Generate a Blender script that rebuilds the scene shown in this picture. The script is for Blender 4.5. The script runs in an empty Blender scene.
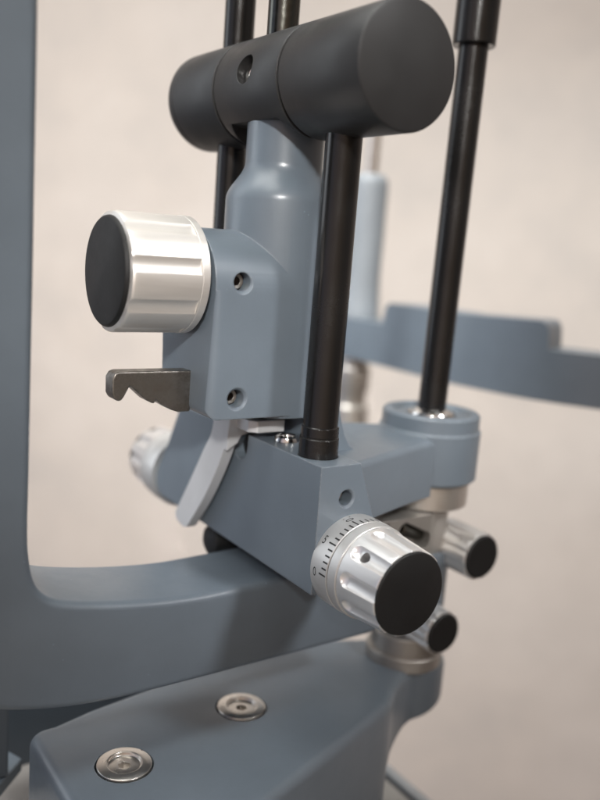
import bpy, bmesh, math, random
from math import sin, cos, pi, radians
from mathutils import Vector, Matrix

random.seed(4)
sc = bpy.context.scene
COL = sc.collection
S = 0.001            # everything below is written in millimetres
ZT = 170.0           # height of the front post's foot above the table top
W = {}               # world position (mm) of each object's origin


def wpos(p):
    return Vector((p[0], p[1], p[2] + ZT)) * S


# ------------------------------------------------------------------ materials
def new_mat(name):
    m = bpy.data.materials.new(name)
    m.use_nodes = True
    nt = m.node_tree
    return m, nt, nt.nodes['Principled BSDF']


def noise_node(nt, scale, detail=6, rough=0.6, vec=None):
    n = nt.nodes.new('ShaderNodeTexNoise')
    n.inputs['Scale'].default_value = scale
    n.inputs['Detail'].default_value = detail
    n.inputs['Roughness'].default_value = rough
    if vec is None:
        tc = nt.nodes.new('ShaderNodeTexCoord')
        vec = tc.outputs['Object']
    nt.links.new(vec, n.inputs['Vector'])
    return n


def ramp(nt, fac, stops):
    r = nt.nodes.new('ShaderNodeValToRGB')
    e = r.color_ramp.elements
    e[0].position, e[0].color = stops[0][0], (*stops[0][1], 1)
    e[1].position, e[1].color = stops[-1][0], (*stops[-1][1], 1)
    for p, c in stops[1:-1]:
        x = e.new(p)
        x.color = (*c, 1)
    nt.links.new(fac, r.inputs['Fac'])
    return r


def rng(nt, fac, a, b, f0=0.35, f1=0.65):
    m = nt.nodes.new('ShaderNodeMapRange')
    m.inputs['From Min'].default_value = f0
    m.inputs['From Max'].default_value = f1
    m.inputs['To Min'].default_value = a
    m.inputs['To Max'].default_value = b
    nt.links.new(fac, m.inputs['Value'])
    return m


def bump(nt, b, height, strength, dist, bevel=None):
    bn = nt.nodes.new('ShaderNodeBump')
    bn.inputs['Strength'].default_value = strength
    bn.inputs['Distance'].default_value = dist
    nt.links.new(height, bn.inputs['Height'])
    if bevel:
        bv = nt.nodes.new('ShaderNodeBevel')
        bv.samples = 6
        bv.inputs['Radius'].default_value = bevel
        nt.links.new(bv.outputs['Normal'], bn.inputs['Normal'])
    nt.links.new(bn.outputs['Normal'], b.inputs['Normal'])
    return bn


def paint(name, c, rough=0.42, bevel=0.0007, spec=0.5, metal=0.0, var=0.06, worn_lit_edges=False):
    """satin sprayed paint: faint orange peel, tiny dust specks, slightly uneven sheen"""
    m, nt, b = new_mat(name)
    n1 = noise_node(nt, 45, 5)
    lo = tuple(x * (1 - var) for x in c)
    hi = tuple(x * (1 + var) for x in c)
    r1 = ramp(nt, n1.outputs['Fac'], [(0.3, lo), (0.7, hi)])
    tc = nt.nodes.new('ShaderNodeTexCoord')
    vo = nt.nodes.new('ShaderNodeTexVoronoi')
    vo.inputs['Scale'].default_value = 210
    nt.links.new(tc.outputs['Object'], vo.inputs['Vector'])
    dust = ramp(nt, vo.outputs['Distance'], [(0.0, (1, 1, 1)), (0.075, (0, 0, 0))])
    nm = noise_node(nt, 60, 2)
    msk = rng(nt, nm.outputs['Fac'], 0.0, 0.75, 0.52, 0.62)
    mul = nt.nodes.new('ShaderNodeMath')
    mul.operation = 'MULTIPLY'
    nt.links.new(dust.outputs['Color'], mul.inputs[0])
    nt.links.new(msk.outputs['Result'], mul.inputs[1])
    mx = nt.nodes.new('ShaderNodeMix')
    mx.data_type = 'RGBA'
    mx.inputs[7].default_value = (min(1, c[0] * 1.9), min(1, c[1] * 1.9), min(1, c[2] * 1.85), 1)
    nt.links.new(mul.outputs[0], mx.inputs[0])
    nt.links.new(r1.outputs['Color'], mx.inputs[6])
    col_out = mx.outputs[2]
    if worn_lit_edges:
        # edge highlight painted in as a lighter line, plus tiny rubbed specks
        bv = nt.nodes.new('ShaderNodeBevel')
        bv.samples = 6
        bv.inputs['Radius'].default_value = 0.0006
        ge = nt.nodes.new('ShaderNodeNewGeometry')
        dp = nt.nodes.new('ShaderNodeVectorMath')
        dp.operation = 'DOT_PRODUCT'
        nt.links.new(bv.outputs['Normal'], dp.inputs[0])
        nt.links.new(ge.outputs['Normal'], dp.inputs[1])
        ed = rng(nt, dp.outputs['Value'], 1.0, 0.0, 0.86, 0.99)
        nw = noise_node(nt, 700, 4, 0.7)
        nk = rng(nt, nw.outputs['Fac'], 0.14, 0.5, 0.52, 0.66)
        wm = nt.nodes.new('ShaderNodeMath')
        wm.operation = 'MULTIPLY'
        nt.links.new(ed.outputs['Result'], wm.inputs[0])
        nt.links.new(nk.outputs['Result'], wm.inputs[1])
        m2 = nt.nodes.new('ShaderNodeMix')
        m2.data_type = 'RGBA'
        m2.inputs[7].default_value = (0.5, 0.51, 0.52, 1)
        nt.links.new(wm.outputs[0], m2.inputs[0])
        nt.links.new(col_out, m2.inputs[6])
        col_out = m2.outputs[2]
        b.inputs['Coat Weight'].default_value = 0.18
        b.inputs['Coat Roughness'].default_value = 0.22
    nt.links.new(col_out, b.inputs['Base Color'])
    n2 = noise_node(nt, 38, 6, 0.65)
    rr = rng(nt, n2.outputs['Fac'], rough - 0.07, rough + 0.09)
    nt.links.new(rr.outputs['Result'], b.inputs['Roughness'])
    b.inputs['Specular IOR Level'].default_value = spec
    b.inputs['Metallic'].default_value = metal
    n3 = noise_node(nt, 1100, 3)
    bump(nt, b, n3.outputs['Fac'], 0.22, 0.0001, bevel)
    return m


def metal(name, c, rough=0.28, aniso=0.0, brush=None, bevel=None, var=0.05, rvar=0.06, met=1.0):
    """brush = object-space scale triple: long along the small number"""
    m, nt, b = new_mat(name)
    b.inputs['Metallic'].default_value = met
    tc = nt.nodes.new('ShaderNodeTexCoord')
    vec = tc.outputs['Object']
    if brush:
        mp = nt.nodes.new('ShaderNodeMapping')
        mp.inputs['Scale'].default_value = brush
        nt.links.new(vec, mp.inputs['Vector'])
        vec = mp.outputs['Vector']
        n = noise_node(nt, 1.0, 5, 0.6, vec)
    else:
        n = noise_node(nt, 400, 5, 0.6, vec)
    lo = tuple(x * (1 - var) for x in c)
    hi = tuple(min(1, x * (1 + var)) for x in c)
    r = ramp(nt, n.outputs['Fac'], [(0.3, lo), (0.7, hi)])
    nt.links.new(r.outputs['Color'], b.inputs['Base Color'])
    rr = rng(nt, n.outputs['Fac'], rough - rvar, rough + rvar)
    nt.links.new(rr.outputs['Result'], b.inputs['Roughness'])
    b.inputs['Anisotropic'].default_value = aniso
    bump(nt, b, n.outputs['Fac'], 0.04, 0.00004, bevel)
    return m


def steel_stained():
    m, nt, b = new_mat('stained_steel')
    b.inputs['Metallic'].default_value = 1.0
    n = noise_node(nt, 260, 8, 0.7)
    r = ramp(nt, n.outputs['Fac'], [(0.36, (0.17, 0.155, 0.14)), (0.5, (0.25, 0.235, 0.215)), (0.66, (0.38, 0.36, 0.335))])
    nt.links.new(r.outputs['Color'], b.inputs['Base Color'])
    rr = rng(nt, n.outputs['Fac'], 0.52, 0.3)
    nt.links.new(rr.outputs['Result'], b.inputs['Roughness'])
    bump(nt, b, n.outputs['Fac'], 0.12, 0.0002, 0.0005)
    return m


def wall_mat():
    m, nt, b = new_mat('beige_plaster')
    n = noise_node(nt, 6.5, 5, 0.6)
    r = ramp(nt, n.outputs['Fac'], [(0.32, (0.575, 0.53, 0.485)), (0.5, (0.605, 0.555, 0.505)), (0.68, (0.625, 0.58, 0.535))])
    nt.links.new(r.outputs['Color'], b.inputs['Base Color'])
    nb = noise_node(nt, 13, 6, 0.65)
    rb = ramp(nt, nb.outputs['Fac'], [(0.35, (0.945, 0.955, 0.965)), (0.62, (1.0, 1.0, 1.0))])
    mw = nt.nodes.new('ShaderNodeMix')
    mw.data_type = 'RGBA'
    mw.blend_type = 'MULTIPLY'
    mw.inputs[0].default_value = 1.0
    nt.links.new(r.outputs['Color'], mw.inputs[6])
    nt.links.new(rb.outputs['Color'], mw.inputs[7])
    nt.links.new(mw.outputs[2], b.inputs['Base Color'])
    b.inputs['Roughness'].default_value = 0.75
    n2 = noise_node(nt, 60, 5)
    bump(nt, b, n2.outputs['Fac'], 0.25, 0.002)
    return m


BLUE = paint('blue_grey_paint', (0.139, 0.170, 0.203), 0.36, worn_lit_edges=True)
BLUE_SOFT = paint('blue_grey_paint_pale', (0.25, 0.275, 0.30), 0.33)
BLACK = paint('black_satin_coat', (0.019, 0.019, 0.0195), 0.44, bevel=0.0004, var=0.08)
CAPM = paint('black_plastic', (0.008, 0.008, 0.0084), 0.52, bevel=0.0002, var=0.1, spec=0.4)
RODM = paint('black_gloss_anodised', (0.0075, 0.007, 0.0068), 0.22, bevel=0.0002, var=0.1)
STEM = metal('dark_polished_stem', (0.10, 0.10, 0.09), 0.2)
RUBBER = paint('black_rubber', (0.010, 0.010, 0.011), 0.55, bevel=0.0005)
DARK = paint('dark_interior', (0.006, 0.006, 0.007), 0.7, bevel=0.0001)
ALU = metal('brushed_aluminium', (0.90, 0.895, 0.89), 0.33, brush=(900, 40, 900), var=0.03, rvar=0.03, met=0.8)
ALU_X = metal('turned_aluminium', (0.86, 0.83, 0.79), 0.46, brush=(40, 900, 900), var=0.03, rvar=0.03, met=0.8)
ALU_MATT = metal('matt_aluminium', (0.56, 0.56, 0.56), 0.42, bevel=0.0004)
SATIN = paint('satin_ring', (0.58, 0.58, 0.575), 0.38, bevel=0.0002, metal=0.55, var=0.02)
NICKEL = metal('nickel_plate', (0.72, 0.685, 0.64), 0.30, bevel=0.0003, var=0.03, rvar=0.03)
WARM = metal('warm_satin_metal', (0.62, 0.59, 0.55), 0.36, bevel=0.0003, var=0.02, rvar=0.03, met=0.85)
CLAMP = metal('grey_satin_metal', (0.40, 0.38, 0.355), 0.42, bevel=0.0003, var=0.02, rvar=0.03, met=0.7)
DULL = metal('dull_nickel', (0.32, 0.31, 0.295), 0.42, bevel=0.0003, var=0.03, rvar=0.03)
CHROME = metal('bright_steel', (0.72, 0.71, 0.69), 0.16)
LEVER = paint('silver_lacquer', (0.66, 0.67, 0.685), 0.38, bevel=0.0005, metal=0.3)
STEEL = steel_stained()
INK = paint('engraving_black', (0.012, 0.012, 0.013), 0.6, bevel=0.0001)
WALL = wall_mat()
TABLE = paint('pale_laminate', (0.34, 0.33, 0.315), 0.35, bevel=0.0005)
TRIM = paint('grey_edge_band', (0.36, 0.38, 0.40), 0.4, bevel=0.0005)
DARKLINE = paint('navy_inlay', (0.018, 0.025, 0.035), 0.5, bevel=0.0003)

# ------------------------------------------------------------------ mesh helpers


def lathe(bm, prof, axis='Z', c=(0, 0), n=112):
    """prof: (radius, position along axis); c: the two other coordinates"""
    rings = []

    def pt(r, t, a):
        u, v = c[0] + r * cos(a), c[1] + r * sin(a)
        return {'Z': (u, v, t), 'Y': (u, t, v), 'X': (t, u, v)}[axis]
    for r, t in prof:
        if r < 1e-6:
            rings.append([bm.verts.new(pt(0, t, 0))])
        else:
            rings.append([bm.verts.new(pt(r, t, 2 * pi * k / n)) for k in range(n)])
    for A, B in zip(rings, rings[1:]):
        if len(A) == 1 and len(B) == 1:
            continue
        for k in range(n):
            j = (k + 1) % n
            if len(A) == 1:
                bm.faces.new((A[0], B[k], B[j]))
            elif len(B) == 1:
                bm.faces.new((A[k], A[j], B[0]))
            else:
                bm.faces.new((A[k], A[j], B[j], B[k]))


def cyl(bm, r, t0, t1, axis='Z', c=(0, 0), ch=0.3, n=96):
    s = 1 if t1 > t0 else -1
    lathe(bm, [(0, t0), (r - ch, t0), (r, t0 + s * ch), (r, t1 - s * ch), (r - ch, t1), (0, t1)], axis, c, n)


def prism(bm, poly, axis, a0, a1):
    def pt(p, t):
        return {'Z': (p[0], p[1], t), 'Y': (p[0], t, p[1]), 'X': (t, p[0], p[1])}[axis]
    A = [bm.verts.new(pt(p, a0)) for p in poly]
    B = [bm.verts.new(pt(p, a1)) for p in poly]
    bm.faces.new(A)
    bm.faces.new(B[::-1])
    n = len(poly)
    for k in range(n):
        j = (k + 1) % n
        bm.faces.new((A[k], B[k], B[j], A[j]))


def inset(poly, d):
    n = len(poly)
    area2 = sum(poly[i][0] * poly[(i + 1) % n][1] - poly[(i + 1) % n][0] * poly[i][1] for i in range(n))
    sg = 1 if area2 > 0 else -1
    out = []
    for i in range(n):
        p0, p1, p2 = Vector(poly[i - 1]), Vector(poly[i]), Vector(poly[(i + 1) % n])
        e0, e1 = (p1 - p0).normalized(), (p2 - p1).normalized()
        n0, n1 = Vector((-e0.y, e0.x)) * sg, Vector((-e1.y, e1.x)) * sg
        m = (n0 + n1)
        m = m / max(0.35, (1 + n0.dot(n1)))
        out.append(tuple(p1 + m * d))
    return out


def round_prism(bm, poly, axis, a0, a1, r0, r1, seg=6):
    """extrusion whose two rims are rounded (radius r0 at a0, r1 at a1)"""
    def pt(p, t):
        return {'Z': (p[0], p[1], t), 'Y': (p[0], t, p[1]), 'X': (t, p[0], p[1])}[axis]
    lev = []
    for k in range(seg + 1 if r0 else 0):
        u = pi / 2 * k / seg
        lev.append((a0 + r0 * (1 - sin(u)), r0 * (1 - cos(u))))
    if r0:
        lev = sorted(lev, key=lambda q: -q[1])
    else:
        lev = [(a0, 0.0)]
    if r1:
        for k in range(seg + 1):
            u = pi / 2 * k / seg
            lev.append((a1 - r1 * (1 - sin(u)), r1 * (1 - cos(u))))
    else:
        lev.append((a1, 0.0))
    if r0:
        first = [(a0 + r0 * (1 - sin(pi / 2 * k / seg)), r0 * (1 - cos(pi / 2 * k / seg))) for k in range(seg + 1)]
        first = [(a0 + r0 * (1 - cos(pi / 2 * k / seg)), r0 * (1 - sin(pi / 2 * k / seg))) for k in range(seg + 1)]
        lev = first + lev[seg + 1:]
    if r1:
        last = [(a1 - r1 * (1 - sin(pi / 2 * k / seg)), r1 * (1 - cos(pi / 2 * k / seg))) for k in range(seg + 1)]
        lev = lev[:-(seg + 1)] + last
    rings = []
    for t, d in lev:
        q = inset(poly, d) if d > 1e-6 else poly
        rings.append([bm.verts.new(pt(p, t)) for p in q])
    n = len(poly)
    for A, B in zip(rings, rings[1:]):
        for k in range(n):
            j = (k + 1) % n
            bm.faces.new((A[k], B[k], B[j], A[j]))
    bm.faces.new(rings[0])
    bm.faces.new(rings[-1])


def box(bm, x0, x1, y0, y1, z0, z1):
    prism(bm, [(x0, y0), (x1, y0), (x1, y1), (x0, y1)], 'Z', z0, z1)


def catmull(pts, n=6):
    out = []
    P = [pts[0]] + list(pts) + [pts[-1]]
    for i in range(1, len(P) - 2):
        for k in range(n):
            t = k / n
            q = []
            for d in range(2):
                a, b, c_, e = P[i - 1][d], P[i][d], P[i + 1][d], P[i + 2][d]
                q.append(0.5 * (2 * b + (c_ - a) * t + (2 * a - 5 * b + 4 * c_ - e) * t * t + (3 * b - a - 3 * c_ + e) * t ** 3))
            out.append(tuple(q))
    out.append(tuple(pts[-1]))
    return out


def arc(cx, cy, r, a0, a1, n=10, ry=None):
    ry = ry or r
    return [(cx + r * cos(radians(a0 + (a1 - a0) * k / n)), cy + ry * sin(radians(a0 + (a1 - a0) * k / n))) for k in range(n + 1)]


def BM():
    return bmesh.new()


def mesh_from(bm, name):
    bmesh.ops.recalc_face_normals(bm, faces=bm.faces)
    me = bpy.data.meshes.new(name)
    bm.to_mesh(me)
    bm.free()
    return me


def cutter(fn):
    bm = BM()
    fn(bm)
    me = mesh_from(bm, 'tmp')
    return me


def boolean(me, ops):
    """apply union / difference with other meshes and throw the tools away"""
    o = bpy.data.objects.new('tmp_a', me)
    COL.objects.link(o)
    tools = []
    for op, tm in ops:
        t = bpy.data.objects.new('tmp_b', tm)
        COL.objects.link(t)
        tools.append(t)
        md = o.modifiers.new('b', 'BOOLEAN')
        md.operation = op
        md.solver = 'EXACT'
        md.object = t
    dg = bpy.context.evaluated_depsgraph_get()
    dg.update()
    res = bpy.data.meshes.new_from_object(o.evaluated_get(dg))
    for t in tools + [o]:
        bpy.data.objects.remove(t, do_unlink=True)
    return res


def build(name, src, mat, parent=None, bevel=0, angle=35, seg=3, label=None):
    """ONE mesh object, its origin at the middle of its own bounds"""
    me = src if isinstance(src, bpy.types.Mesh) else mesh_from(src, name)
    me.name = name
    vs = [v.co for v in me.vertices]
    lo = Vector([min(v[i] for v in vs) for i in range(3)])
    hi = Vector([max(v[i] for v in vs) for i in range(3)])
    ctr = (lo + hi) / 2
    for v in me.vertices:
        v.co = (v.co - ctr) * S
    me.materials.clear()
    me.materials.append(mat)
    for p in me.polygons:
        p.use_smooth = True
        p.material_index = 0
    me.set_sharp_from_angle(angle=radians(angle))
    o = bpy.data.objects.new(name, me)
    COL.objects.link(o)
    W[o.name] = ctr
    if parent:
        o.parent = parent
        o.location = (ctr - W[parent.name]) * S
    else:
        o.location = wpos(ctr)
    if bevel:
        md = o.modifiers.new('bevel', 'BEVEL')
        md.width = bevel * S
        md.segments = seg
        md.limit_method = 'ANGLE'
        md.angle_limit = radians(30)
        md.harden_normals = True
    if label:
        o['label'] = label
    return o


def thing(name, p, label, cat):
    o = bpy.data.objects.new(name, None)
    COL.objects.link(o)
    o.empty_display_size = 0.02
    o.location = wpos(p)
    W[o.name] = Vector(p)
    o['label'] = label
    o['category'] = cat
    return o


def fluted(bm, R, t0, t1, axis, c, nfl, rc, depth, start, phase=0.0, ch=0.9, back=0.5, ball=True, nt=26, seg=22, taper=0.0):
    """knob skirt with milled flutes; t0 = rear, t1 = front (face), start = where flutes begin (distance from rear)"""
    s = 1 if t1 > t0 else -1
    L = abs(t1 - t0)
    off = R + rc - depth                      # distance of the mill's axis from the knob's axis

    off0 = off

    def cut(a, x):
        off = off0 - taper * 0.7 * x / L
        """radius of the flute surface at angle a (from flute centre), x from rear; None outside"""
        rr = rc
        if ball:
            d = start + rc * 0.9 - x
            if d > 0:
                if d >= rc:
                    return None
                rr = math.sqrt(rc * rc - d * d)
        elif x < start:
            return None
        q = rr * rr - (off * sin(a)) ** 2
        if q <= 0:
            return None
        return off * cos(a) - math.sqrt(q)
    xs = [0, back * 0.5, back]
    m = nt
    for k in range(1, m + 1):
        f = k / m
        xs.append(back + (start + rc - back) * f)
    if not ball:
        xs = [0, back * .5, back, start - 0.02, start, start + .25, start + .5]
    k0 = xs[-1]
    for k in range(1, 9):
        xs.append(k0 + (L - ch - k0) * k / 8)
    xs += [L - ch * 0.66, L - ch * 0.33, L]
    N = nfl * seg
    rings = []
    for x in xs:
        env = R - taper * x / L
        if x < back:
            env = R - (back - x) * 0.8
        if x > L - ch:
            u = (x - (L - ch)) / ch
            env = R - taper * x / L - ch * (1 - math.sqrt(max(0, 1 - u * u)))
        ring = []
        for k in range(N):
            a = 2 * pi * k / N
            la = ((a - phase + pi / nfl) % (2 * pi / nfl)) - pi / nfl
            q = cut(la, x)
            r = env if q is None else min(env, q)
            u, v = c[0] + r * cos(a), c[1] + r * sin(a)
            t = t0 + s * x
            ring.append(bm.verts.new({'Z': (u, v, t), 'Y': (u, t, v), 'X': (t, u, v)}[axis]))
        rings.append(ring)
    for A, B in zip(rings, rings[1:]):
        for k in range(N):
            j = (k + 1) % N
            bm.faces.new((A[k], A[j], B[j], B[k]))
    bm.faces.new(rings[0])
    bm.faces.new(rings[-1])
    return rings[-1]


def text_mesh(txt, size):
    cu = bpy.data.curves.new('t', 'FONT')
    cu.body = txt
    cu.size = size
    cu.align_x = 'CENTER'
    cu.align_y = 'CENTER'
    cu.resolution_u = 4
    o = bpy.data.objects.new('t', cu)
    COL.objects.link(o)
    dg = bpy.context.evaluated_depsgraph_get()
    dg.update()
    me = bpy.data.meshes.new_from_object(o.evaluated_get(dg))
    bpy.data.objects.remove(o, do_unlink=True)
    bpy.data.curves.remove(cu)
    vs = [tuple(v.co) for v in me.vertices]
    fs = [tuple(p.vertices) for p in me.polygons]
    bpy.data.meshes.remove(me)
    return vs, fs


# ================================================================== THE SLIT LAMP
lamp = thing('slit_lamp', (75, 31, -170),
             'blue grey slit lamp with black drum, steel rods and fluted silver knobs, in the foreground', 'slit lamp')

# ---------------------------------------------------------------- drum carrying the two rods
DC = (0.0, 108.3)
RD = 16.4


def drum_profile(y0, y1, ch0, ch1):
    return [(0, y0), (RD - ch0, y0), (RD - ch0 * 0.3, y0 + ch0 * 0.3), (RD, y0 + ch0), (RD, y1 - ch1), (RD - ch1 * 0.3, y1 - ch1 * 0.3), (RD - ch1, y1), (0, y1)]


bm = BM()
lathe(bm, drum_profile(12.2, 48.4, 0.35, 0.35), 'Y', DC, 144)
mid = mesh_from(bm, 'mid')
ang = math.atan2(3.1, -16.1)


def radial_cut(r, d0, d1, y):
    def f(b):
        cyl(b, r, d0, d1, 'X', (0, 0), 0.05, 48)
        bmesh.ops.rotate(b, cent=(0, 0, 0), matrix=Matrix.Rotation(-ang, 3, 'Y'), verts=b.verts)
        bmesh.ops.translate(b, vec=(DC[0], y, DC[1]), verts=b.verts)
    return f


mid = boolean(mid, [('DIFFERENCE', cutter(radial_cut(4.3, 9.0, 20.0, 30.3))),
                    ('DIFFERENCE', cutter(lambda b: cyl(b, 18.0, 80, 97.2, 'Z', (0, 30), 0.05, 96)))])
drum = build('lamp_drum', mid, BLACK, lamp, label='black barrel drum on top of the grey column')
bm = BM()
lathe(bm, drum_profile(-25.0, 11.1, 0.8, 0.35), 'Y', DC, 144)
f_cap = build('drum_cap', bm, BLACK, drum)
bm = BM()
pr = drum_profile(49.6, 82.0, 0.35, 1.0)
pr = pr[:4] + [(RD, 77.6), (RD - .25, 77.8), (RD - .25, 78.1), (RD, 78.3)] + pr[4:]
lathe(bm, pr, 'Y', DC, 144)
build('drum_cap', bm, BLACK, drum)
for y in (10.9, 48.3):
    bm = BM()
    lathe(bm, [(0, y), (RD - 2.4, y), (RD - 2.4, y + 1.5), (0, y + 1.5)], 'Y', DC, 96)
    build('joint_ring', bm, DARK, drum)
bm = BM()


def sock(b):
    lathe(b, [(0, 10.2), (1.5, 10.2), (1.5, 13.3), (1.7, 13.5), (3.5, 13.5), (4.0, 13.1), (4.0, 9.2), (0, 9.2)], 'X', (0, 0), 48)
    bmesh.ops.rotate(b, cent=(0, 0, 0), matrix=Matrix.Rotation(-ang, 3, 'Y'), verts=b.verts)
    bmesh.ops.translate(b, vec=(DC[0], 30.5, DC[1]), verts=b.verts)


sock(bm)
build('drum_screw', bm, CHROME, drum)
# stems rising out of the drum
bm = BM()
cyl(bm, 4.9, 118, 215, 'Z', (0.5, 37.0), 0.3)
build('lamp_stem', bm, STEM, drum, label='dark stem rising from the top of the drum')

# ---------------------------------------------------------------- rods
bm = BM()
lathe(bm, [(0, 0.6), (5.3, 0.6), (5.3, 95), (0, 95)], 'Z', (0, 0))
rod = build('support_rod', bm, RODM, lamp, label='near black rod between drum and tilting block')
bm = BM()
lathe(bm, [(5.3, 0.0), (6.0, 0.0), (5.95, 5.6), (5.8, 5.75), (5.62, 5.85), (5.62, 6.2), (5.75, 6.3), (5.7, 9.0), (5.3, 9.3)], 'Z', (0, 0))
build('rod_collar', bm, RODM, rod)
bm = BM()
lathe(bm, [(0, -1.0), (5.05, -1.0), (5.05, 230), (0, 230)], 'Z', (0, 63.5))
build('support_rod', bm, RODM, lamp, label='far black rod behind the column, passing up through the drum')

# ---------------------------------------------------------------- column and gear box
bm = BM()
colp = [(0, 8.6), (17.5, 8.6), (17.5, 74.0)]
colp += [(17.5 - 0.5 * 5.4 * (1 - cos(pi * k / 12)), 74.0 + 11.5 * k / 12) for k in range(1, 13)]
colp += [(12.1, 98), (0, 98)]
lathe(bm, colp, 'Z', (0, 30), 128)
colm = mesh_from(bm, 'col')
Rb = 17.35
yz = [(30 - Rb, 9.5)] + arc(30, 47.2, Rb, 180, 0, 40) + [(30 + Rb, 9.5)]


def gear_box(b):
    prism(b, yz, 'X', -31.0, 0.5)
    es = [e for e in b.edges if all(abs(v.co.x + 31) < 1e-4 for v in e.verts)]
    bmesh.ops.bevel(b, geom=es, offset=2.8, segments=7, profile=0.5, affect='EDGES')


def hole(r, y0, y1, x, z, ch=0.5):
    def f(b):
        lathe(b, [(0, y0), (r + ch + .3, y0), (r + ch + .3, y0 + 0.01), (r + ch, 12.65 if y1 > 12 else -12.0), (r, (12.65 if y1 > 12 else -12.0) + ch), (r, y1), (0, y1)], 'Y', (x, z), 40)
    return f


colm = boolean(colm, [('UNION', cutter(gear_box)),
                      ('DIFFERENCE', cutter(hole(2.75, 8, 24, -22.2, 49.9, .75))),
                      ('DIFFERENCE', cutter(hole(2.75, 8, 24, -22.0, 15.6, .75)))])
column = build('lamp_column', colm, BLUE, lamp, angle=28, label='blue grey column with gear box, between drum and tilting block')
for z in (49.9, 15.6):
    bm = BM()
    x = -22.2 if z > 40 else -22.0
    lathe(bm, [(0, 20.5), (1.25, 20.5), (1.3, 17.0), (2.2, 16.8), (2.6, 17.4), (2.6, 23), (0, 23)], 'Y', (x, z), 40)
    build('grub_screw', bm, DULL, column)

# ---------------------------------------------------------------- focusing knob on the left side of the box
KY, KZ = 30.0, 50.3
bm = BM()
lathe(bm, [(0, -31.2), (12.5, -31.2), (12.5, -34.0), (0, -34.0)], 'X', (KY, KZ))
kn = build('height_knob', bm, DARK, lamp, label='large silver knob with wide flats and black cap, on the left of the column')
bm = BM()
fluted(bm, 17.1, -33.4, -56.2, 'X', (KY, KZ), 9, 5.6, 0.65, 2.0, phase=radians(169), ch=1.3, back=0.4, ball=False, seg=36)
build('knob_grip', bm, ALU_X, kn, angle=24)
bm = BM()
lathe(bm, [(0, -32.6), (16.9, -32.6), (17.2, -32.9), (17.2, -34.9), (17.0, -35.1), (0, -35.1)], 'X', (KY, KZ), 144)
build('knob_rim', bm, ALU_X, kn)
bm = BM()
lathe(bm, [(0, -57.6), (13.5, -57.6), (15.0, -57.4), (15.5, -56.9), (15.65, -56.3), (15.65, -55.5), (0, -55.5)], 'X', (KY, KZ), 128)
build('knob_cap', bm, CAPM, kn)

# ---------------------------------------------------------------- notched latch plate under that knob
xz = [(-30.5, 22.2), (-53.4, 22.3), (-54.8, 21.9), (-55.6, 20.4), (-55.5, 15.8), (-54.8, 14.4), (-53.6, 13.7), (-52.6, 13.9), (-51.8, 15.0),
      (-50.2, 18.0), (-48.9, 17.2), (-47.0, 15.5), (-44.8, 13.6), (-43.0, 12.7), (-42.2, 12.6), (-41.9, 13.6),
      (-39.5, 11.8), (-36.8, 10.4), (-34.5, 9.6), (-30.5, 9.6)]
bm = BM()
prism(bm, xz, 'Y', 25.5, 31.0)
build('latch_plate', bm, STEEL, lamp, bevel=0.5, label='stained steel plate with notched lower edge, below the large left knob')

# ---------------------------------------------------------------- tilting block under the column
yz = [(-12, 0)] + [(28.6, 0), (29, -5.0), (46, -5.0), (46.4, 0), (78, 0), (87.7, -17.9), (95.6, -29.5)] + arc(91.0, -33.0, 5.8, 25, -90, 8) + [(-12, -38.8)]


def cross(y0, y1):
    pass


bm = BM()
prism(bm, yz, 'X', -7.2, 20.5)
# the right flank leans outwards
n = Vector((22.0, 0, 8.4)).normalized()
geom = list(bm.verts) + list(bm.edges) + list(bm.faces)
r = bmesh.ops.bisect_plane(bm, geom=geom, plane_co=(7.1, 0, 0), plane_no=n, clear_outer=True)
bmesh.ops.holes_fill(bm, edges=[e for e in bm.edges if e.is_boundary])
blk = mesh_from(bm, 'blk')
blk = boolean(blk, [('DIFFERENCE', cutter(hole(2.35, -16, 1, 2.9, -10.4, 0.6))),
                    ('DIFFERENCE', cutter(lambda b: cyl(b, 4.2, -9, -2, 'X', (33.4, -4.9), 0.02, 48))),
                    ('DIFFERENCE', cutter(lambda b: cyl(b, 6.1, -1.5, 5, 'Z', (0, 0), 0.02, 64)))])
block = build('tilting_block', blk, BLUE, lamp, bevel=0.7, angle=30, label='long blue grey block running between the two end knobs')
bm = BM()
lathe(bm, [(0, -3.6), (1.0, -3.6), (1.05, -7.2), (1.8, -7.4), (2.2, -6.9), (2.2, -0.5), (0, -0.5)], 'Y', (2.9, -10.4), 40)
build('grub_screw', bm, DULL, block)
bm = BM()
lathe(bm, [(0, -3.6), (3.9, -3.6), (4.1, -3.4), (4.1, -1.9), (0, -1.9)], 'X', (33.4, -4.9), 48)
build('pivot_pin', bm, DARK, block)
# seat between the block and the column
bm = BM()
prism(bm, [(6, 18), (15.2, 18), (15.9, 14), (16.7, 9.5), (17.9, 5.5), (19.3, 2), (21.5, -1.5), (25.3, -4.3), (30, -6), (6, -6)], 'Y', 12, 44)
build('tilt_seat', bm, BLUE, lamp, bevel=0.6)

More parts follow.
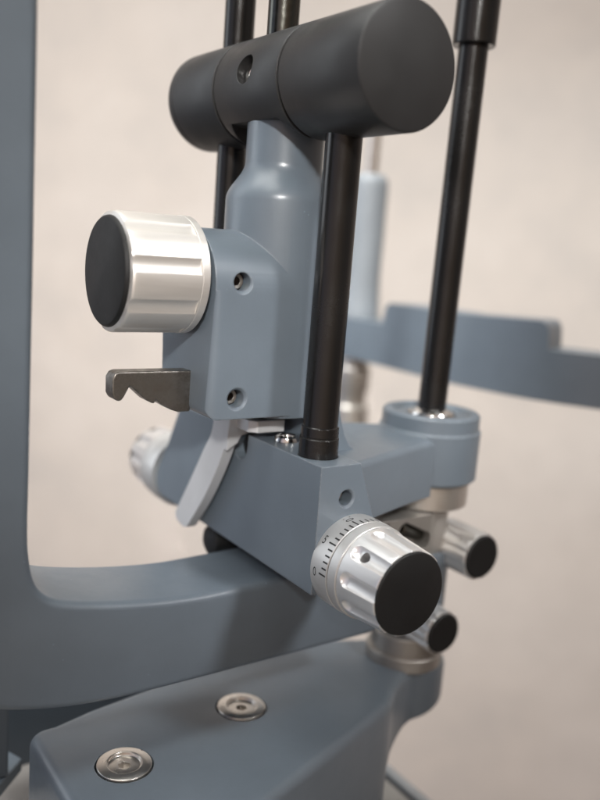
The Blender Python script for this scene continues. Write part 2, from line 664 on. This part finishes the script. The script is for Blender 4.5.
# bracket, lever, screws in the slot
bm = BM()
prism(bm, [(-8.5, 21.5), (1.8, 21.5), (1.8, 44), (-9.5, 44), (-10.6, 40), (-10.6, 24)], 'Z', 2.2, 6.2)
brk = build('bracket_plate', bm, LEVER, lamp, bevel=0.4, label='bright steel bracket plate between column and block')
bm = BM()
lathe(bm, [(0, 7.4), (1.2, 7.4), (1.2, 8.4), (2.2, 8.4), (2.7, 7.9), (2.7, 6.25), (0, 6.25)], 'Z', (-4.6, 26.5), 40)
build('bracket_screw', bm, DARK, brk)
bm = BM()
lathe(bm, [(0, 0.4), (2.0, 0.4), (2.3, 1.5), (2.9, 1.9), (3.8, 1.5), (4.2, 0.4), (4.2, 0.02), (0, 0.02)], 'Z', (0.9, 18.4), 64)
build('bracket_screw', bm, CHROME, brk)

bm = BM()
armp = catmull([(30.6, 5.4), (31.2, 1.5), (32.9, -4.3), (37.5, -13.5), (45.5, -26.0), (55.2, -38.0)], 5) \
    + [(56.2, -39.3), (57.6, -40.2), (60.0, -40.4), (63.5, -39.7), (65.3, -39.0)] \
    + catmull([(65.9, -37.0), (57.0, -24), (47.5, -9.5), (42.5, -2.0), (40.9, 5.4)], 5)
# arm of the lever: a plate beside the block's left flank
prism(bm, armp, 'X', -13.4, -9.6)
arm = mesh_from(bm, 'lev')
flange = cutter(lambda b: prism(b, [(-13.4, 5.4), (2.0, 5.4), (2.0, 0.4), (-5.0, 0.2), (-8.2, -0.8), (-9.6, -3.2), (-13.4, -5.5)], 'Y', 31.4, 40.5))
arm = boolean(arm, [('UNION', flange)])
build('tilt_lever', arm, LEVER, lamp, bevel=0.6, angle=30, label='bent silver lever hanging beside the tilting block')

# ---------------------------------------------------------------- slit width knobs at both ends of the block
KX, KZ2 = 6.2, -29.9
FAR = [0.0]


def ring_markings(bm, r, sgn, ybase):
    def put(vs, fs, th0, y0):
        nv = []
        for (x, y, z) in vs:
            a = th0 - y / r
            nv.append(bm.verts.new((KX + (r + 0.03) * cos(a), y0 + sgn * x, KZ2 + (r + 0.03) * sin(a))))
        for f in fs:
            bm.faces.new([nv[i] for i in f])
    for k in range(0, 15):
        th = radians(180.8 - 7.55 * k)
        ln = 3.1 if k % 5 == 0 else 2.1
        w = 0.25
        vs = [(0, -w, 0), (ln, -w, 0), (ln, w, 0), (0, w, 0)]
        put(vs, [(0, 1, 2, 3)], th, ybase + sgn * (7.2 - ln))
        if k in (0, 5, 10):
            tv, tf = text_mesh(str(k), 3.9)
            tv = [(a * 0.78, b, 0) for a, b, _ in tv]
            put(tv, tf, th + (0.03 if k == 0 else 0.0), ybase + sgn * 1.95)


def slit_knob(y0, sgn, label, phase=0.0):
    bm = BM()
    T = lambda d: y0 + sgn * d
    c = (KX, KZ2)
    lathe(bm, [(0, T(-0.3)), (14.3, T(-0.3)), (14.4, T(0.15)), (14.4, T(7.4)), (14.2, T(7.55)), (0, T(7.55))], 'Y', c, 128)
    k = build('slit_knob', bm, SATIN, lamp, label=label)
    W[k.name] = W[k.name]
    if sgn < 0:
        bm = BM()
        ring_markings(bm, 14.4, sgn, y0)
        build('scale_markings', bm, INK, k)
    bm = BM()
    lathe(bm, [(0, T(7.5)), (13.7, T(7.5)), (13.7, T(7.8)), (0, T(7.8))], 'Y', c, 96)
    build('spacer_ring', bm, DARK, k)
    bm = BM()
    lathe(bm, [(0, T(7.8)), (14.1, T(7.8)), (14.25, T(7.95)), (14.15, T(11.2)), (13.9, T(11.4)), (0, T(11.4))], 'Y', c, 128)
    build('clamp_ring', bm, SATIN, k)
    bm = BM()
    fluted(bm, 13.75, T(11.3), T(26.6), 'Y', c, 10, 3.0, 1.45, 1.4, phase=phase, ch=0.3, back=0.3, seg=36, taper=1.3)
    gm = mesh_from(bm, 'grip')
    ha = radians(137)
    if sgn < 0:
        b2 = BM()
        cyl(b2, 1.6, 8, 16, 'X', (0, 0), 0.02, 32)
        bmesh.ops.rotate(b2, cent=(0, 0, 0), matrix=Matrix.Rotation(-ha, 3, 'Y'), verts=b2.verts)
        bmesh.ops.translate(b2, vec=(KX, T(17.3), KZ2), verts=b2.verts)
        gm = boolean(gm, [('DIFFERENCE', mesh_from(b2, 'c'))])
    build('knob_grip', gm, ALU, k, angle=26)
    if sgn < 0:
        b2 = BM()
        lathe(b2, [(0, 8.2), (0.6, 8.2), (0.7, 9.0), (1.4, 9.0), (1.5, 8.8), (1.5, 8.1), (0, 8.1)], 'X', (0, 0), 32)
        bmesh.ops.rotate(b2, cent=(0, 0, 0), matrix=Matrix.Rotation(-ha, 3, 'Y'), verts=b2.verts)
        bmesh.ops.translate(b2, vec=(KX, T(17.3), KZ2), verts=b2.verts)
        build('grub_screw', b2, DARK, k)
    bm = BM()
    lathe(bm, [(0, T(26.4)), (12.0, T(26.4)), (12.05, T(26.9)), (11.9, T(27.15)), (11.6, T(27.3)), (0, T(27.35))], 'Y', c, 128)
    build('knob_cap', bm, CAPM, k)
    return k


PH = radians(137)
slit_knob(-12.0, -1, 'near fluted silver knob with black cap and a ring engraved 0 5 10', PH)
KX, KZ2 = 5.0, -32.0
slit_knob(96.5, 1, 'far fluted silver knob at the left end of the block', PH)

# black stop beneath the block
bm = BM()
lathe(bm, [(0, -6.3), (3.5, -6.1), (5.2, -5.1), (5.6, -3.3), (5.6, 20), (0, 20)], 'X', (54, -45.2), 64)
build('rubber_stop', bm, RUBBER, lamp)

# ---------------------------------------------------------------- microscope arm: upright and crossbar
inner = catmull([(-81.3, 150), (-81.4, 60), (-81.6, 0), (-81.7, -17), (-81.3, -25), (-79.9, -32.3), (-77.0, -36.9), (-71.7, -39.6), (-61.6, -41.9), (-46, -44.2), (-30, -45.4), (-14, -45.2), (3, -44.8), (25, -44.6)], 7)
poly = [(-112, 215), (-81.3, 215)] + inner + arc(38, -53.5, 9, 85, -5, 6) + [(47, -66)] + arc(40, -66.5, 7, 0, -90, 6)
poly += catmull([(15, -73.6), (-20, -73.8), (-45, -73.8), (-62, -73.2), (-78, -70.8), (-92, -66.5), (-102, -58), (-109, -44), (-112, -22), (-112, 20)], 6)
bm = BM()
round_prism(bm, poly, 'Y', 14, 45, 2.4, 2.4)
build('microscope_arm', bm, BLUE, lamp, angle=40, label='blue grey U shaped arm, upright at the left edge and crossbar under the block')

# ---------------------------------------------------------------- side arm with post (right)
PX, PY = 75.0, 31.0
bm = BM()
armpl = [(10, -4.5)] + catmull([(20, -0.8), (34, 4.2), (48, 8.8), (60.5, 12.2)], 5) + [(66, 40), (40, 52), (14, 56)]
prism(bm, armpl, 'Z', -23.5, -3.0)
bmesh.ops.recalc_face_normals(bm, faces=bm.faces)
bmesh.ops.bevel(bm, geom=[e for e in bm.edges if abs(e.verts[0].co.z - e.verts[1].co.z) < .01 and e.verts[0].co.z > -10], offset=2.2, segments=5, profile=0.5, affect='EDGES')
am = mesh_from(bm, 'sidearm')
hub = cutter(lambda b: lathe(b, [(0, -22.2), (17.6, -22.2), (19.3, -20.8), (19.3, -2.7), (18.8, -2.2), (18.5, -2.1), (18.5, 3.0), (17.6, 3.9), (15.2, 3.9), (14.2, 3.2), (13.6, 2.4), (9.5, 2.4), (9.5, 2.0), (0, 2.0)], 'Z', (PX, PY), 112))
am = boolean(am, [('UNION', hub)])
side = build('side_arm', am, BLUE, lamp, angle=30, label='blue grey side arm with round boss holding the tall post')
bm = BM()
lathe(bm, [(5.0, 1.9), (9.3, 1.9), (9.3, 2.6), (8.6, 3.6), (6.6, 4.3), (5.6, 4.6), (5.0, 4.6)], 'Z', (PX, PY), 64)
build('post_collar', bm, CHROME, side)
bm = BM()
lathe(bm, [(0, 1.5), (5.3, 1.5), (5.3, 135), (7.4, 135), (7.7, 135.4), (7.7, 240), (0, 240)], 'Z', (PX, PY), 72)
for v in bm.verts:
    v.co.x += max(0, v.co.z) * 0.011
build('post', bm, RODM, side, label='tall black post with wider sleeve at its top')
bm = BM()
lathe(bm, [(0, -22.4), (17.0, -22.4), (17.0, -31.0), (16.6, -31.4), (0, -31.4)], 'Z', (PX, PY), 96)
build('bearing_ring', bm, WARM, side)

# clamp and pillar under the ring
bm = BM()
prism(bm, [(39.5, 20), (41.5, 15.2), (66, 15.2), (70, 18.5)] + arc(PX, PY, 10.6, -95, 80, 14) + [(PX - 3, 45), (39.5, 40)], 'Z', -50, -31.8)


def slot(b):
    prism(b, arc(53.5, -36.8, 3.4, 90, 270, 12) + arc(63.0, -41.3, 3.4, -90, 90, 12), 'Y', 6, 22)


cl = boolean(mesh_from(bm, 'cl'), [('DIFFERENCE', cutter(lambda b: cyl(b, 1.5, 6, 24, 'Y', (41.8 + 2.2, -33.9), 0.02, 32))),
                                   ('DIFFERENCE', cutter(slot))])
clamp = build('clamp_block', cl, CLAMP, lamp, bevel=0.4)
bm = BM()
p0, p1 = Vector((52.5, 18.5, -36.0)), Vector((86.0, 27.0, -48.6))
cyl(bm, 3.0, 0, (p1 - p0).length, 'Z', (0, 0), 0.4, 48)
bmesh.ops.transform(bm, matrix=Matrix.Translation(p0) @ (p1 - p0).to_track_quat('Z', 'Y').to_matrix().to_4x4(), verts=bm.verts)
build('clamp_pin', bm, STEM, clamp)
bm = BM()
lathe(bm, [(0, -94.5), (12.5, -94.5), (12.5, -92), (12.3, -82), (12.3, -49.9), (0, -49.9)], 'Z', (PX + 0.8, PY), 72)
build('pivot_pillar', bm, BLUE, lamp)


def lock_knob(x, z, yf, L, r, stem, label):
    bm = BM()
    cyl(bm, 3.3, yf + L - 1, yf + L + stem, 'Y', (x, z), 0.4, 48)
    k = build('locking_knob', bm, RODM, lamp, label=label)
    bm = BM()
    fluted(bm, r, yf + L, yf, 'Y', (x, z), 10, 2.2, 0.7, 1.4, phase=0.3, ch=0.7, back=1.0, seg=18, nt=10)
    build('knob_grip', bm, ALU, k, angle=26)
    bm = BM()
    lathe(bm, [(0, yf - 0.9), (r - 1.4, yf - 0.9), (r - 0.9, yf - 0.4), (r - 0.8, yf + 0.2), (0, yf + 0.2)], 'Y', (x, z), 64)
    build('knob_cap', bm, CAPM, k)
    return k


lock_knob(87.2, -49.2, 8.5, 20, 9.3, 3, 'upper small silver locking knob on the dark stem')
lock_knob(73.8, -78.6, 11.0, 18, 8.7, 4, 'lower small silver locking knob half hidden by the near scale knob')

bm = BM()
lathe(bm, [(0, -96.0), (15.0, -96.0), (15.0, -91.3), (14.6, -90.8), (13.2, -90.8), (13.2, -84), (12.8, -83.5), (0, -83.5)], 'Z', (72, 29.4), 96)
build('pivot_ring', bm, CLAMP, lamp)

# ---------------------------------------------------------------- base swing arm with two cap screws
ZH = -95.0
front = catmull([(-72, -40), (-45, -29.5), (-22.5, -20.9), (11.7, -9.0), (39.0, 1.2)], 5)
plan = front + catmull([(43.6, 3.0), (47.0, 5.6), (52.0, 9.8), (58.0, 13.6), (63.5, 16.2), (67.5, 16.9)], 4) + arc(PX, PY, 15.8, -113, 110, 26)
plan += [(60, 50), (44, 56), (0, 56), (-51, 47.5), (-64, 44.0)] + arc(-67.0, 38.0, 6.0, 95, 180, 8) + [(-73, 25)]
bm = BM()
round_prism(bm, plan, 'Z', -152, ZH, 0, 3.6, 7)
hs = mesh_from(bm, 'hs')
hs = boolean(hs, [('DIFFERENCE', cutter(lambda b: prism(b, [(46.5, -160), (46.5, -122.5), (110, -104), (110, -160)], 'Y', -60, 110)))])


def screw_pocket(x, y):
    return cutter(lambda b: cyl(b, 8.75, ZH - 3.0, ZH + 6, 'Z', (x, y), 0.02, 96))


SCR = [(-52.4, 13.6), (-5.3, 24.8)]
hs = boolean(hs, [('DIFFERENCE', screw_pocket(*SCR[0])), ('DIFFERENCE', screw_pocket(*SCR[1]))])
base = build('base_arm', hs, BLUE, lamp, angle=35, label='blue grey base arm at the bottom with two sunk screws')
for i, (x, y) in enumerate(SCR):
    bm = BM()
    lathe(bm, [(0, ZH - 2.9), (8.25, ZH - 2.9), (8.3, ZH - 0.2), (8.15, ZH + 0.35), (7.8, ZH + 0.55), (5.35, ZH + 0.75), (5.15, ZH + 0.6), (5.0, ZH - 0.15), (4.85, ZH - 0.3), (4.6, ZH - 0.35), (4.4, ZH - 0.3), (0, ZH - 0.3)], 'Z', (x, y), 80)
    s1 = mesh_from(bm, 's')
    hexp = [(x + 1.95 * cos(radians(60 * k + 12)), y + 1.95 * sin(radians(60 * k + 12))) for k in range(6)]
    s1 = boolean(s1, [('DIFFERENCE', cutter(lambda b: prism(b, hexp, 'Z', ZH - 2.6, ZH + 2)))])
    sw = build('cap_screw', s1, NICKEL, base, label=('left sunk nickel screw of the base arm', 'right sunk nickel screw of the base arm')[i])

# foot of the instrument (glimpsed beneath the crossbar at the left)
bm = BM()
lathe(bm, [(0, -170), (26, -170), (26, -166), (20, -164), (20, -151.5), (0, -151.5)], 'Z', (-12, 14), 64)
foot = build('pivot_foot', bm, RUBBER, lamp)
bm = BM()
prism(bm, [(-71, 98), (92, 98), (92, 128), (-71, 128)], 'Z', -146, -99)
carr = build('slide_carriage', bm, BLUE, lamp, bevel=1.5)
bm = BM()
box(bm, -30, 60, 102, 124, -170, -145.8)
build('carriage_foot', bm, RUBBER, carr, bevel=1.0)
bm = BM()
prism(bm, [(-140, -86), (-73.4, -86), (-73.4, -121), (-140, -121)], 'Y', 60, 64)
sc_ = build('side_cover', bm, BLUE, lamp, bevel=0.8)
bm = BM()
prism(bm, [(-150, 40), (-78, 56), (-66.5, 68), (-70, 76), (-150, 76)], 'Z', -126, -121.05)
build('cover_flange', bm, BLUE, sc_, bevel=0.8)
bm = BM()
box(bm, -150, -120, 44, 72, -170, -126.05)
build('cover_foot', bm, RUBBER, sc_, bevel=0.8)

# ================================================================== CHIN REST BEHIND
chin = thing('chin_rest', (164, 150, -170), 'blurred pale blue grey chin rest frame behind the slit lamp', 'chin rest')
cl_pts = catmull([(160.0, 330), (161.5, 260), (162.7, 196), (163.2, 165), (162.6, 132), (163.4, 113), (165.0, 98), (172.5, 66), (188.5, 37), (212, 8), (240, -16)], 8)


def top_z(y):
    if 60.5 < y < 168:
        e = min(y - 60.5, 168 - y)
        z = 33.5 if y > 110 else 33.5 + (110 - y) * 0.04
        rr = 6.0
        if e < rr:
            z -= rr - math.sqrt(max(0, rr * rr - (rr - e) ** 2))
        return z
    return 21.0 if y > 110 else 22.0


dense = []
for (a, b) in zip(cl_pts, cl_pts[1:]):
    m = max(2, int(math.dist(a, b) / 0.7))
    for k in range(m):
        dense.append((a[0] + (b[0] - a[0]) * k / m, a[1] + (b[1] - a[1]) * k / m))
bm = BM()
rows = []
for i, p in enumerate(dense):
    q0, q1 = dense[max(0, i - 1)], dense[min(len(dense) - 1, i + 1)]
    d = Vector((q1[0] - q0[0], q1[1] - q0[1], 0)).normalized()
    nrm = Vector((-d.y, d.x, 0)) * 24.0
    zt = top_z(p[1])
    rows.append([bm.verts.new(v) for v in ((p[0], p[1], -3), (p[0], p[1], zt), (p[0] + nrm.x, p[1] + nrm.y, zt), (p[0] + nrm.x, p[1] + nrm.y, -3))])
for A, B in zip(rows, rows[1:]):
    for k in range(4):
        j = (k + 1) % 4
        bm.faces.new((A[k], A[j], B[j], B[k]))
bm.faces.new(rows[0])
bm.faces.new(rows[-1])
build('chin_rest_frame', bm, BLUE, chin, bevel=0.9, label='curved band with a raised middle')
bm = BM()
lathe(bm, [(0, 21.1), (12.6, 21.1), (12.6, 23), (12.4, 26), (12.0, 31), (11.5, 38), (11.2, 46), (11.2, 100), (10.2, 104), (8, 106), (0, 106)], 'Z', (175, 206), 64)
build('chin_post', bm, BLUE_SOFT, chin)
bm = BM()
lathe(bm, [(0, 105), (4.2, 105), (4.2, 190), (0, 190)], 'Z', (175, 206), 48)
build('post_rod', bm, NICKEL, chin)
bm = BM()
lathe(bm, [(0, -3.2), (9, -3.2), (9, -9), (10.5, -11), (10.5, -24), (9.3, -26), (9.3, -33), (11.5, -35), (11.5, -60), (0, -60)], 'Z', (175, 206), 64)
build('height_spindle', bm, WARM, chin)
bm = BM()
lathe(bm, [(0, -60), (9, -60), (9, -170), (0, -170)], 'Z', (175, 206), 48)
build('lower_post', bm, BLUE, chin)

# ================================================================== SETTING
table = thing('table', (-100, 0, -170), 'pale laminate table top under the slit lamp, with a dark inlaid edge line', 'table')
bm = BM()
box(bm, -500, 90, -330, 205, -196, -170)
build('table_top', bm, TABLE, table, bevel=1.0)
bm = BM()
box(bm, 90.05, 92.6, -330, 205, -196, -170.8)
build('edge_inlay', bm, DARKLINE, table)
bm = BM()
box(bm, 92.65, 98, -330, 205, -196, -169.4)
build('edge_band', bm, TRIM, table, bevel=1.5)

# plaster wall a little under a metre away
hd = Vector((0.565, 0.825, 0))
wn = Matrix.Rotation(radians(-14), 3, 'Z') @ hd
cen = Vector((-144.8, -195.0, 0)) + hd * 1000
side_v = Vector((wn.y, -wn.x, 0))
bm = BM()
vs = []
for t in (0, 60):
    for a, z in ((-2200, -900), (2200, -900), (2200, 1500), (-2200, 1500)):
        p = cen + side_v * a + wn * t
        vs.append(bm.verts.new((p.x, p.y, z)))
for f in ((0, 1, 2, 3), (7, 6, 5, 4), (0, 4, 5, 1), (1, 5, 6, 2), (2, 6, 7, 3), (3, 7, 4, 0)):
    bm.faces.new([vs[i] for i in f])
wl = build('wall', bm, WALL, None)
wl['kind'] = 'structure'
wl['label'] = 'plain beige plaster wall behind the instrument'
wl['category'] = 'wall'

# ================================================================== LIGHT


def area(name, loc, target, sx, sy, power, color):
    ld = bpy.data.lights.new(name, 'AREA')
    ld.shape = 'RECTANGLE'
    ld.size, ld.size_y = sx, sy
    ld.energy = power
    ld.color = color
    o = bpy.data.objects.new(name, ld)
    COL.objects.link(o)
    o.location = wpos(loc)
    d = wpos(target) - o.location
    o.rotation_euler = d.to_track_quat('-Z', 'Y').to_euler()
    return o


area('ceiling_lamp', (-350, 150, 1250), (0, 100, 0), 1.0, 1.0, 17.2, (1.0, 1.0, 0.96))
wa = area('wall_fill', (-420, 250, 480), (350, 800, -250), 0.5, 0.5, 1.42, (1.0, 0.98, 0.955))  # unseen fill added to brighten the wall, turned away from the instrument
wa.data.spread = radians(70)
wc = area('wall_fill', (380, 150, 250), (600, 420, -450), 0.5, 0.5, 0.88, (0.97, 0.985, 0.97))  # second added fill, lifts the lower right of the wall
wc.data.spread = radians(110)
sl = area('neck_fill', (-500, -700, 500), (0, 24, 80), 0.19, 0.19, 0.102, (1.0, 0.985, 0.95))  # unseen narrow beam added to brighten the column's neck
sl.data.spread = radians(7)
key = area('block_fill', (200, -500, 480), (18, -6, 14), 0.16, 0.16, 0.052, (1.0, 0.99, 0.99))  # added key, kept narrow to lift only the gear box and block
key.data.spread = radians(12)
area('knob_reflection_strip', (-660, 700, 340), (0, 0, 0), 0.35, 0.9, 1.9, (0.95, 0.98, 1.0))  # unseen tall strip added for bright reflections on the knob grips

# the room around: soft broad glows, warm from behind the photographer, cool from the far left
w = bpy.data.worlds.new('World')
sc.world = w
w.use_nodes = True
nt = w.node_tree
bg = nt.nodes['Background']
tc = nt.nodes.new('ShaderNodeTexCoord')
total = None
for d, c, st in (((-0.707, -0.707, 0), (0.60, 0.435, 0.31), 1.0), ((-1, 0, 0), (0.03, 0.08, 0.20), 1.0),
                 ((-0.64, 0.69, 0.35), (0.22, 0.24, 0.26), 1.0), ((0.61, -0.26, 0.74), (0.26, 0.25, 0.24), 1.0), ((1, 0, 0), (0.12, 0.08, 0.06), 1.0)):
    dt = nt.nodes.new('ShaderNodeVectorMath')
    dt.operation = 'DOT_PRODUCT'
    dt.inputs[1].default_value = d
    nt.links.new(tc.outputs['Generated'], dt.inputs[0])
    mx = nt.nodes.new('ShaderNodeMath')
    mx.operation = 'MAXIMUM'
    mx.inputs[1].default_value = 0
    nt.links.new(dt.outputs['Value'], mx.inputs[0])
    pw = nt.nodes.new('ShaderNodeMath')
    pw.operation = 'POWER'
    pw.inputs[1].default_value = 2
    nt.links.new(mx.outputs[0], pw.inputs[0])
    vs_ = nt.nodes.new('ShaderNodeVectorMath')
    vs_.operation = 'SCALE'
    vs_.inputs[0].default_value = tuple(x * st for x in c)
    nt.links.new(pw.outputs[0], vs_.inputs['Scale'])
    if total is None:
        total = vs_
    else:
        ad = nt.nodes.new('ShaderNodeVectorMath')
        ad.operation = 'ADD'
        nt.links.new(total.outputs[0], ad.inputs[0])
        nt.links.new(vs_.outputs[0], ad.inputs[1])
        total = ad
nt.links.new(total.outputs[0], bg.inputs['Color'])
bg.inputs['Strength'].default_value = 1.0

# ================================================================== CAMERA
down = Vector((-344, -4437, -830)).normalized()
zc = -down
yc = Vector((-578, 200, -830))
yc = (yc - zc * yc.dot(zc)).normalized()
xc = yc.cross(zc)
Rm = Matrix((xc, yc, zc))          # rows: the place's axes seen from the camera
cam = bpy.data.cameras.new('camera')
co = bpy.data.objects.new('camera', cam)
COL.objects.link(co)
co.matrix_world = Matrix.Translation(wpos((-144.8, -195.0, 61.7))) @ Rm.to_4x4()
cam.sensor_fit = 'VERTICAL'
cam.sensor_height = 24
cam.sensor_width = 18
cam.lens = 24 * 830 / 800
cam.clip_start = 0.01
cam.clip_end = 20
cam.dof.use_dof = True
cam.dof.focus_distance = 0.243
cam.dof.aperture_fstop = 4.0
sc.camera = co

sc.view_settings.view_transform = 'Standard'
sc.view_settings.look = 'None'
sc.view_settings.exposure = 0
sc.view_settings.gamma = 1
sc.cycles.use_denoising = True
sc.cycles.max_bounces = 8
